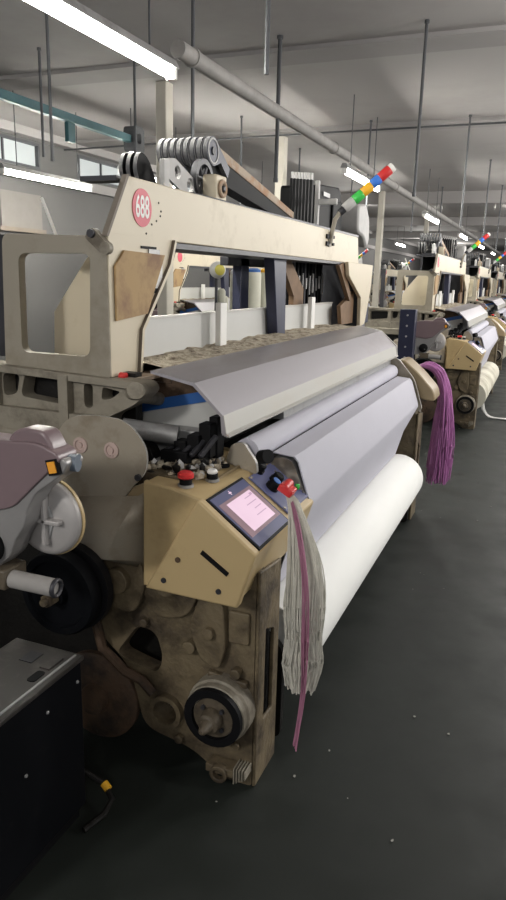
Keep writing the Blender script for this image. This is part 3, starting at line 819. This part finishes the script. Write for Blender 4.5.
# ------------------------------------------------------------------ cloth and its roll
def make_cloth(soiled=False):
    t = thing('cloth_roll', (-.725, 3.1, .31), '', 'cloth roll', 'rolls of woven cloth on the looms')
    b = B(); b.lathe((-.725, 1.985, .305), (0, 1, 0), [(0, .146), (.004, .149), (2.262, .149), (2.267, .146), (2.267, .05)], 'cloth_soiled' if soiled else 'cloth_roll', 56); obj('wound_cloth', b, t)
    b = B(); b.cyl((-.725, 1.97, .305), (-.725, 4.285, .305), .03, 'dark_metal', seg=18); obj('core_tube', b, t)
    b = B()
    prof = [(-.86, .99), (-.82, 1.0055), (-.79, .99), (-.772, .945), (-.70, .934), (-.685, .915), (-.640, .785), (-.640, .765), (-.712, .61), (-.745, .45)]
    prof = [(-.775, .9405), (-.70, .934), (-.685, .918), (-.640, .785), (-.638, .768), (-.712, .61), (-.752, .458)]
    inn = [(x - .004, z - .003) for x, z in prof[::-1]]
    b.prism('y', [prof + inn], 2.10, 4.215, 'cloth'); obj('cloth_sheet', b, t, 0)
    return t


ROLL = make_cloth()
ROLL['label'] = 'white cloth roll and sheet on the nearest machine'


# ------------------------------------------------------------------ dobby head on the top beam
def make_dobby():
    t = thing('dobby_head', (-1.45, 3.4, 1.775), '', 'dobby', 'dobby heads on top of the looms')
    b = B(); b.box((-1.52, 2.42, 1.775), (-1.235, 4.9, 1.795), 'dark_metal'); obj('base_plate', b, t, .004)
    for i in range(8):
        x = -1.300 - .030 * i
        head = [(2.72 + .062 * math.cos(a), 1.985 + .055 * math.sin(a)) for a in [math.radians(d) for d in range(75, 286, 15)]]
        arm = [(2.78, 1.90), (3.62, 1.805), (3.70, 1.815), (3.68, 1.835), (2.90, 2.0)]
        arm = [(2.79, 1.95), (2.86, 1.90), (2.88, 1.94), (2.79, 2.0)]
        b = B(); b.prism('x', [head[:1] + head[1:] + arm], x - .018, x, 'navy', rim='lever_edge')
        jl = obj('jack_lever', b, t)
        b = B(); b.ring((x, 2.715, 1.985), (1, 0, 0), .043, .050, .003, 'light_grey', 20); b.cyl((x - .02, 2.715, 1.985), (x + .006, 2.715, 1.985), .016, 'dark_metal', seg=12); obj('pivot', b, jl)
    b = B(); b.prism('x', [[(2.70, 2.0), (3.74, 1.825), (3.74, 1.80), (3.55, 1.797), (2.74, 1.89)]], -1.39, -1.325, 'black'); b.prism('x', [[(2.68, 2.0), (2.72, 2.035), (3.78, 1.845), (3.78, 1.81)]], -1.40, -1.32, 'rusty_tan'); obj('lever_beam', b, t, .003)
    # front row of shorter links
    for i in range(3):
        x = -1.40 - .030 * i
        b = B(); b.prism('x', [rnd([(2.33, 1.80), (2.29, 1.87), (2.32, 1.93), (2.38, 1.91), (2.46, 1.80)], .03)], x - .016, x, 'black', rim='lever_edge'); obj('short_link', b, t)
    b = B(); b.prism('x', [rnd([(2.34, 1.90), (2.42, 1.915), (2.66, 1.83), (2.62, 1.78), (2.54, 1.78), (2.34, 1.85)], .02), circ((2.44, 1.868), .024, 16), circ((2.54, 1.835), .026, 16)], -1.325, -1.312, 'light_grey'); obj('link_plate', b, t)
    b = B(); b.box((-1.33, 2.335, 1.78), (-1.31, 2.375, 1.90), 'light_grey'); obj('strap', b, t, .003)
    b = B()
    b.ring((-1.325, 2.645, 1.865), (1, 0, 0), .060, .080, .025, 'dark_metal', 28)
    b.cyl((-1.325, 2.645, 1.865), (-1.295, 2.645, 1.865), .022, 'dark_metal', seg=16)
    for k in range(6):
        a = k * PI / 3
        b.cyl((-1.312, 2.645, 1.865), (-1.312, 2.645 + .07 * math.cos(a), 1.865 + .07 * math.sin(a)), .009, 'dark_metal', seg=8)
    obj('spoked_wheel', b, t)
    b = B(); b.box((-1.30, 2.62, 1.78), (-1.24, 2.72, 1.885), 'cream'); b.ring((-1.24, 2.67, 1.835), (1, 0, 0), .018, .036, .012, 'rusty_tan', 20); b.cyl((-1.245, 2.67, 1.835), (-1.225, 2.67, 1.835), .013, 'dark_metal', seg=12); b.box((-1.30, 2.72, 1.78), (-1.26, 2.85, 1.80), 'ivory'); obj('bearing_block', b, t, .008)
    for i in range(7):
        x, y = -1.27 - .030 * i, 3.92 + .03 * i
        b = B(); b.box((x - .014, y, 1.79), (x, y + .035, 2.03 + .006 * i), 'black'); hl = obj('harness_lever', b, t, .003)
        b = B(); b.box((x - .012, y + .006, 2.03 + .006 * i), (x - .002, y + .028, 2.065 + .006 * i), 'light_grey'); obj('lever_tip', b, hl)
    b = B(); b.box((-1.36, 4.26, 1.79), (-1.335, 4.29, 2.07), 'light_grey'); b.box((-1.335, 4.26, 1.93), (-1.22, 4.28, 1.965), 'light_grey'); obj('carrier_bracket', b, t, .004)
    b = B(); b.prism('x', [rnd([(4.36, 1.79), (4.36, 2.06), (4.80, 2.09), (4.86, 2.04), (4.88, 1.79)], .03)], -1.62, -1.36, 'black'); b.box((-1.36, 4.62, 1.80), (-1.345, 4.85, 2.0), 'black'); dh = obj('drive_housing', b, t, .01)
    b = B(); b.box((-1.36, 4.42, 2.0), (-1.352, 4.56, 2.025), 'grey_metal'); obj('name_plate', b, dh)
    b = B()
    b.prism('x', [rnd([(5.0, 2.0), (5.22, 2.03), (5.34, 1.93), (5.36, 1.78), (5.30, 1.72), (5.20, 1.80), (5.02, 1.82)], .05)], -1.46, -1.27, 'light_grey')
    b.box((-1.50, 4.88, 1.72), (-1.36, 5.30, 1.80), 'dark_metal')
    mc = obj('motor_cover', b, t, .015)
    b = B(); b.box((-1.44, 4.98, 1.60), (-1.33, 5.12, 1.74), 'ivory'); obj('cover_foot', b, mc, .005)
    return t


DOBBY = make_dobby()
DOBBY['label'] = 'row of black jack levers on the nearest machine top beam'


# ------------------------------------------------------------------ weft feeder
def make_feeder():
    t = thing('weft_feeder', (-1.12, 1.24, .86), '', 'weft feeder', 'weft feeders at the loom ends')
    b = B()
    out = [(-1.36, .97), (-1.34, 1.09), (-1.20, 1.125), (-1.09, 1.125), (-1.01, 1.132), (-.955, 1.112), (-.948, 1.095), (-1.02, 1.03), (-1.085, .968), (-1.145, .95)]
    b.prism('y', [rnd(out, [.02, .04, .04, .04, .04, .02, .02, .03, .02, .02])], 1.215, 1.285, 'purple_plastic')
    cv = obj('feeder_cover', b, t, .022, 4)
    b = B(); b.prism('y', [rnd([(-1.105, 1.105), (-1.088, 1.142), (-1.058, 1.158), (-.996, 1.157), (-.974, 1.125), (-.965, 1.095)], .015)], 1.225, 1.28, 'purple_plastic'); obj('cover_hump', b, cv, .014, 3)
    b = B()
    out = [(-1.36, .955), (-1.14, .955), (-1.085, .975), (-1.015, 1.038), (-.945, 1.103), (-.932, 1.09), (-.945, 1.065), (-1.022, 1.01), (-1.048, .97), (-1.06, .925), (-1.09, .885), (-1.11, .84), (-1.165, .79), (-1.36, .79)]
    b.prism('y', [rnd(out, .012)], 1.222, 1.285, 'silver_plastic'); bd = obj('feeder_body', b, t, .010, 3)
    b = B(); b.box((-.982, 1.214, 1.062), (-.95, 1.224, 1.098), 'black', Matrix.Rotation(-.25, 3, 'Y')); b.box((-.977, 1.211, 1.067), (-.957, 1.216, 1.093), 'amber', Matrix.Rotation(-.25, 3, 'Y')); obj('warning_label', b, bd)
    b = B(); b.cyl((-.962, 1.255, 1.083), (-.932, 1.262, 1.083), .020, 'grey_blue', seg=20); obj('tension_knob', b, bd)
    b = B(); b.lathe((-1.165, 1.222, .86), (0, -1, 0), [(0, .042), (.02, .042), (.026, .032)], 'black', 24); b.cyl((-1.15, 1.20, .85), (-1.15, 1.194, .85), .006, 'chrome', seg=8); obj('cap', b, bd)
    # drum disc with a cross grip
    cx, cz, yd = -1.064, .920, 1.295
    b = B(); b.lathe((cx, yd + .03, cz), (0, -1, 0), [(0, .092), (.004, .096), (.018, .096), (.024, .092), (.030, .080), (.034, .03)], 'disc_grey', 40)
    dr = obj('drum', b, t)
    b = B(); b.ring((cx, yd + .022, cz), (0, 1, 0), .07, .100, .008, 'tan', 40); obj('rim_ring', b, dr)
    b = B()
    cx += .014
    b.box((cx - .045, yd - .022, cz - .006), (cx + .045, yd + .004, cz + .006), 'disc_grey'); b.box((cx - .006, yd - .022, cz - .062), (cx + .006, yd + .004, cz + .062), 'disc_grey')
    b.prism('y', [[(cx - .028, cz + .008), (cx + .02, cz + .008), (cx - .004, cz + .06)]], yd - .008, yd + .003, 'grey_metal'); b.prism('y', [[(cx - .02, cz - .008), (cx + .02, cz - .008), (cx + .002, cz - .06)]], yd - .008, yd + .003, 'grey_metal')
    obj('cross_grip', b, dr, .003)
    b = B(); b.cyl((-1.21, 1.22, .785), (-.995, 1.24, .775), .022, 'pipe', seg=20); b.ring((-.998, 1.24, .775), (1, .09, -.035), .015, .024, .012, 'dark_metal', 20)
    b.box((-1.20, 1.20, .76), (-1.11, 1.28, .81), 'dark_cast'); obj('mounting_bar', b, t, .004)
    b = B(); b.cyl((-1.31, 1.25, 0), (-1.31, 1.25, .80), .022, 'dark_metal', seg=14); b.cyl((-1.33, 1.25, 0), (-1.33, 1.25, .02), .06, 'dark_metal', seg=20); obj('stand', b, t)
    return t


FEEDER = make_feeder()
FEEDER['label'] = 'mauve and silver feeder with round grey drum at left foreground'


# ------------------------------------------------------------------ black electrical cabinet in the left foreground
def make_cabinet():
    t = thing('electrical_cabinet', (-1.2, 1.2, 0), '', 'cabinet', 'electrical cabinets by the feeders')
    b = B(); b.box((-1.262, .92, .04), (-1.045, 1.395, .49), 'black_paint'); obj('body', b, t, .004)
    b = B(); b.box((-1.266, .915, .488), (-1.040, 1.402, .502), 'cabinet_top'); lid = obj('lid', b, t, .003)
    b = B(); b.box((-1.062, .92, .502), (-1.056, 1.39, .505), 'grey_metal'); obj('lid_seam', b, lid)
    b = B(); b.prism('z', [rnd([(-1.10, 1.24), (-1.075, 1.24), (-1.075, 1.29), (-1.10, 1.29)], .01)], .502, .504, 'black'); obj('lid_slot', b, lid)
    b = B(); b.box((-1.105, 1.30, .502), (-1.075, 1.36, .507), 'cabinet_top'); obj('lid_tab', b, lid)
    b = B(); b.box((-1.18, 1.31, .502), (-1.14, 1.36, .504), 'dark_metal'); obj('lid_patch', b, lid)
    for y, z in [(1.375, .435), (1.03, .46), (1.25, .42), (1.16, .30)]:
        b = B(); b.lathe((-1.045, y, z), (1, 0, 0), [(0, .005), (.003, .004), (.004, .002)], 'grey_metal', 10); obj('screw', b, t)
    b = B(); b.box((-1.25, .94, 0), (-1.06, 1.38, .04), 'black'); obj('plinth', b, t)
    return t


CAB = make_cabinet()
CAB['label'] = 'black metal cabinet with dusty lid at the lower left corner'
b = B()
b.tube([(-1.10, 1.44, .10), (-1.03, 1.46, .06), (-.99, 1.44, .035), (-.99, 1.40, .015), (-1.01, 1.33, .012)], .009, 'oily_shade', 8)
b.cyl((-1.03, 1.46, .06), (-1.01, 1.455, .048), .012, 'yellow', seg=10)
tag(obj('floor_cable', b), 'dusty cable with a yellow sleeve beside the black cabinet foot', 'cable')


# ------------------------------------------------------------------ yarn bundles
def strands(b, n, path, m, r=.0016, jit=.01, seg=4, tail=.05):
    """path: list of (centre, half width vector a, half width vector b)"""
    for i in range(n):
        u, v = random.uniform(-1, 1), random.uniform(-1, 1)
        if u * u + v * v > 1:
            u, v = u * .7, v * .7
        pts = []
        for (c, a, w) in path:
            pts.append(Vector(c) + Vector(a) * u + Vector(w) * v + Vector((random.uniform(-1, 1), random.uniform(-1, 1), random.uniform(-1, 1))) * jit)
        pts[-1].z += random.uniform(-tail, tail)
        P = [pts[0]] + pts + [pts[-1]]
        sm = []
        for q in range(1, len(P) - 2):
            for h in (0, 1 / 3, 2 / 3):
                a_, b_, c__, d_ = P[q - 1], P[q], P[q + 1], P[q + 2]
                sm.append(.5 * ((2 * b_) + (c__ - a_) * h + (2 * a_ - 5 * b_ + 4 * c__ - d_) * h * h + (3 * b_ - a_ - 3 * c__ + d_) * h ** 3))
        pts = sm + [pts[-1]]
        b.tube(pts, r, m if isinstance(m, str) else random.choice(m), seg)


b = B()
D_ = (.92, .38)
def W(h):
    return (D_[0] * h, D_[1] * h, 0)
def T(h):
    return (-D_[1] * h, D_[0] * h, 0)
strands(b, 420, [((-.622, 1.815, .90), W(.006), T(.006)), ((-.60, 1.80, .885), W(.012), T(.010)), ((-.565, 1.76, .83), W(.028), T(.016)),
                 ((-.530, 1.715, .73), W(.048), T(.018)), ((-.523, 1.705, .62), W(.055), T(.022)), ((-.522, 1.705, .52), W(.052), T(.024)), ((-.522, 1.71, .44), W(.060), T(.026)), ((-.524, 1.71, .385), W(.040), T(.018))], 'yarn', r=.0022, jit=.004, tail=.04)
wy = tag(obj('yarn_bundle', b), 'pale waste yarn hanging from the nearest control box corner', 'yarn')
b = B()
strands(b, 11, [((-.61, 1.81, .898), W(.004), T(.003)), ((-.56, 1.735, .84), W(.006), T(.004)), ((-.512, 1.67, .72), W(.010), T(.004)), ((-.50, 1.66, .54), W(.012), T(.004)), ((-.50, 1.66, .38), W(.007), T(.004)), ((-.505, 1.62, .225), W(.005), T(.003))], 'yarn_pink', r=.0018, jit=.003, tail=.03)
obj('pink_strand', b, wy)
b = B()
b.box((-.645, 1.79, .902), (-.60, 1.835, .925), 'red', Matrix.Rotation(.5, 3, 'Y')); b.cyl((-.625, 1.79, .918), (-.625, 1.84, .925), .014, 'red', seg=14); b.box((-.612, 1.842, .905), (-.597, 1.852, .922), 'green')
tag(obj('yarn_clip', b, None, .004), 'small red clip with a green tip holding the pale yarn', 'clip')

b = B()
strands(b, 230, [((-.72, 4.60, .955), (.02, 0, .015), (0, .05, 0)), ((-.66, 4.62, .975), (.02, 0, .015), (0, .05, 0)), ((-.585, 4.66, .925), (.02, 0, .02), (0, .05, 0)), ((-.545, 4.68, .80), (.035, 0, .01), (0, .05, 0)),
                 ((-.535, 4.69, .62), (.06, 0, 0), (0, .05, 0)), ((-.535, 4.69, .44), (.075, 0, 0), (0, .05, 0)), ((-.54, 4.69, .24), (.08, 0, 0), (0, .05, 0))], 'yarn_purple', r=.0048, jit=.006, seg=5, tail=.07)
tag(obj('yarn_bundle', b), 'thick purple yarn bundle hanging over the far end of the nearest machine', 'yarn')

# ------------------------------------------------------------------ the other looms of the row, and the row behind
place = [
    (0.10, 5.85, 'second weaving machine along the aisle, beyond the purple yarn', 'second machine along the aisle'),
    (0.05, 11.4, 'third weaving machine along the aisle from the camera', 'third machine along the aisle'),
    (0.02, 17.1, 'fourth weaving machine along the aisle from the camera', 'fourth machine along the aisle'),
    (0.0, 22.8, 'farthest small weaving machine at the right edge of the row', 'farthest machine at the right edge'),
    (-2.75, 5.4, 'machine of the row behind, seen in the gap under the 688 beam', 'back row machine under the beam'),
    (-2.75, 11.1, 'second machine of the row behind, seen past the inclined navy post', 'second back row machine'),
    (-2.75, 16.8, 'farthest machine of the row behind, small and mostly hidden', 'farthest back row machine'),
]
ROLL2 = make_cloth(True)
for i, (dx, dy, lab, where) in enumerate(place):
    d = Vector((dx, dy, 0))
    for src, lbl in ((LOOM, lab), (ROLL if i not in (0, 1) else ROLL2, 'cloth roll and sheet on the ' + where), (DOBBY, 'dark lever head on top of the ' + where), (FEEDER, 'feeder at the near end of the ' + where)):
        if src is ROLL2 and i == 0:
            c = ROLL2
        else:
            c = copy_tree(src)
        c.location = Vector(src.location) + d if c is not ROLL2 else Vector(ROLL2.location) + d
        if c is ROLL2:
            ROLL2_base = d.copy()
        elif src is ROLL2:
            c.location = Vector(src.location) - ROLL2_base + d
        c['label'] = lbl
        # the other machines wear no readable number
        if src is LOOM:
            for ch in list(c.children):
                for g in list(ch.children):
                    if g.name.startswith('number_badge'):
                        for q in list(g.children):
                            bpy.data.objects.remove(q)

# dark blue upright box between the first two machines
t = thing('upright_box', (-1.2, 6.9, 0), 'narrow dark blue upright box between first and second machines', 'box')
b = B(); b.box((-1.28, 6.85, .02), (-1.13, 6.95, 1.235), 'navy'); obj('body', b, t, .005)
b = B()
for z in (.78, .88, .98, 1.08, 1.18):
    b.cyl((-1.205, 6.85, z), (-1.205, 6.842, z), .009, 'light_grey', seg=10)
obj('rivet', b, t)
b = B(); b.box((-1.32, 6.82, 0), (-1.09, 6.98, .02), 'navy'); obj('base_plate', b, t)

# white yarn tail on the floor by the second machine
b = B()
strands(b, 30, [((-.55, 8.3, .25), (.02, 0, 0), (0, .03, 0)), ((-.52, 8.3, .10), (.02, 0, 0), (0, .03, 0)), ((-.45, 8.28, .022), (.01, 0, 0), (0, .03, .0)), ((-.30, 8.25, .014), (.02, 0, 0), (0, .02, 0)), ((-.12, 8.32, .012), (.02, 0, 0), (0, .015, 0))], 'white', r=.004, jit=.004, tail=.0)
tag(obj('yarn_tail', b), 'white yarn tail trailing onto the floor by the second cloth roll', 'yarn')

# ------------------------------------------------------------------ yarn packages on a stand behind the nearest loom
t = thing('package_stand', (-2.45, 6.3, 0), 'low dark stand carrying white yarn packages behind the nearest machine', 'stand')
b = B(); b.box((-2.54, 5.1, 1.14), (-2.36, 7.35, 1.18), 'dark_metal'); obj('shelf', b, t, .004)
for x in (-2.52, -2.38):
    for y in (5.14, 7.31):
        b = B(); b.box((x - .02, y - .02, 0), (x + .02, y + .02, 1.14), 'dark_metal'); obj('leg', b, t)


def package(x, y, r, h, cap, label):
    t = thing('yarn_package', (x, y, 1.18), label, 'yarn package', 'white yarn packages on the stand')
    b = B(); b.lathe((x, y, 1.18), (0, 0, 1), [(0, r * .95), (.02, r), (h - .02, r), (h, r * .92)], 'ivory', 28); obj('wound_yarn', b, t)
    b = B(); b.lathe((x, y, 1.18 + h), (0, 0, 1), [(0, r * .9), (.02, r * .9), (.035, r * .5)], cap, 24); obj('top_disc', b, t)


package(-2.45, 5.55, .034, .34, 'white', 'slim white yarn package left of the blue topped one')
package(-2.45, 5.99, .066, .36, 'blue', 'white yarn package with a blue top disc')
package(-2.45, 6.26, .055, .36, 'yellow', 'white yarn package with a yellow top beside the navy post')
package(-2.45, 6.92, .082, .38, 'red', 'white yarn package with a red top right of the navy post')
t = thing('yarn_cone', (-2.45, 5.2, 1.18), 'yellow and white yarn cone on a holder seen under the beam', 'yarn cone')
b = B(); b.cyl((-2.45, 5.2, 1.18), (-2.45, 5.2, 1.60), .012, 'dark_metal', seg=10); obj('holder', b, t)
b = B(); b.lathe((-2.41, 5.14, 1.545), (.7, -.7, 0), [(-.05, .03), (-.03, .06), (.0, .066), (.03, .05), (.05, .03)], 'white', 24); k = obj('cone', b, t)
b = B(); b.lathe((-2.375, 5.105, 1.545), (.7, -.7, 0), [(-.01, .04), (.0, .042), (.015, .02)], 'cone_yellow', 20); obj('cone_face', b, k)
for q, (yy, zz) in enumerate([(5.30, 1.50), (5.36, 1.44)]):
    b = B(); b.lathe((-2.45, yy, zz - .26), (0, 0, 1), [(0, .03), (.02, .034), (.14, .034), (.16, .02)], 'ivory', 18)
    tag(obj('yarn_bobbin', b), ['small pale bobbin beside the yellow cone, the nearer one', 'small pale bobbin beside the yellow cone, the farther one'][q], 'bobbin', 'bobbins under the beam')

# floor litter
b = B()
for k in range(70):
    x, y = random.uniform(-.75, .6), random.uniform(1.4, 9)
    s = random.uniform(.002, .007)
    b.blob((x, y, s * .4), (s * random.uniform(.6, 2.2), s, s * .4), 'speck', 1, .3)
o = tag(obj('floor_lint', b), 'tiny pale lint specks scattered over the dark aisle floor', 'lint')
o['kind'] = 'stuff'
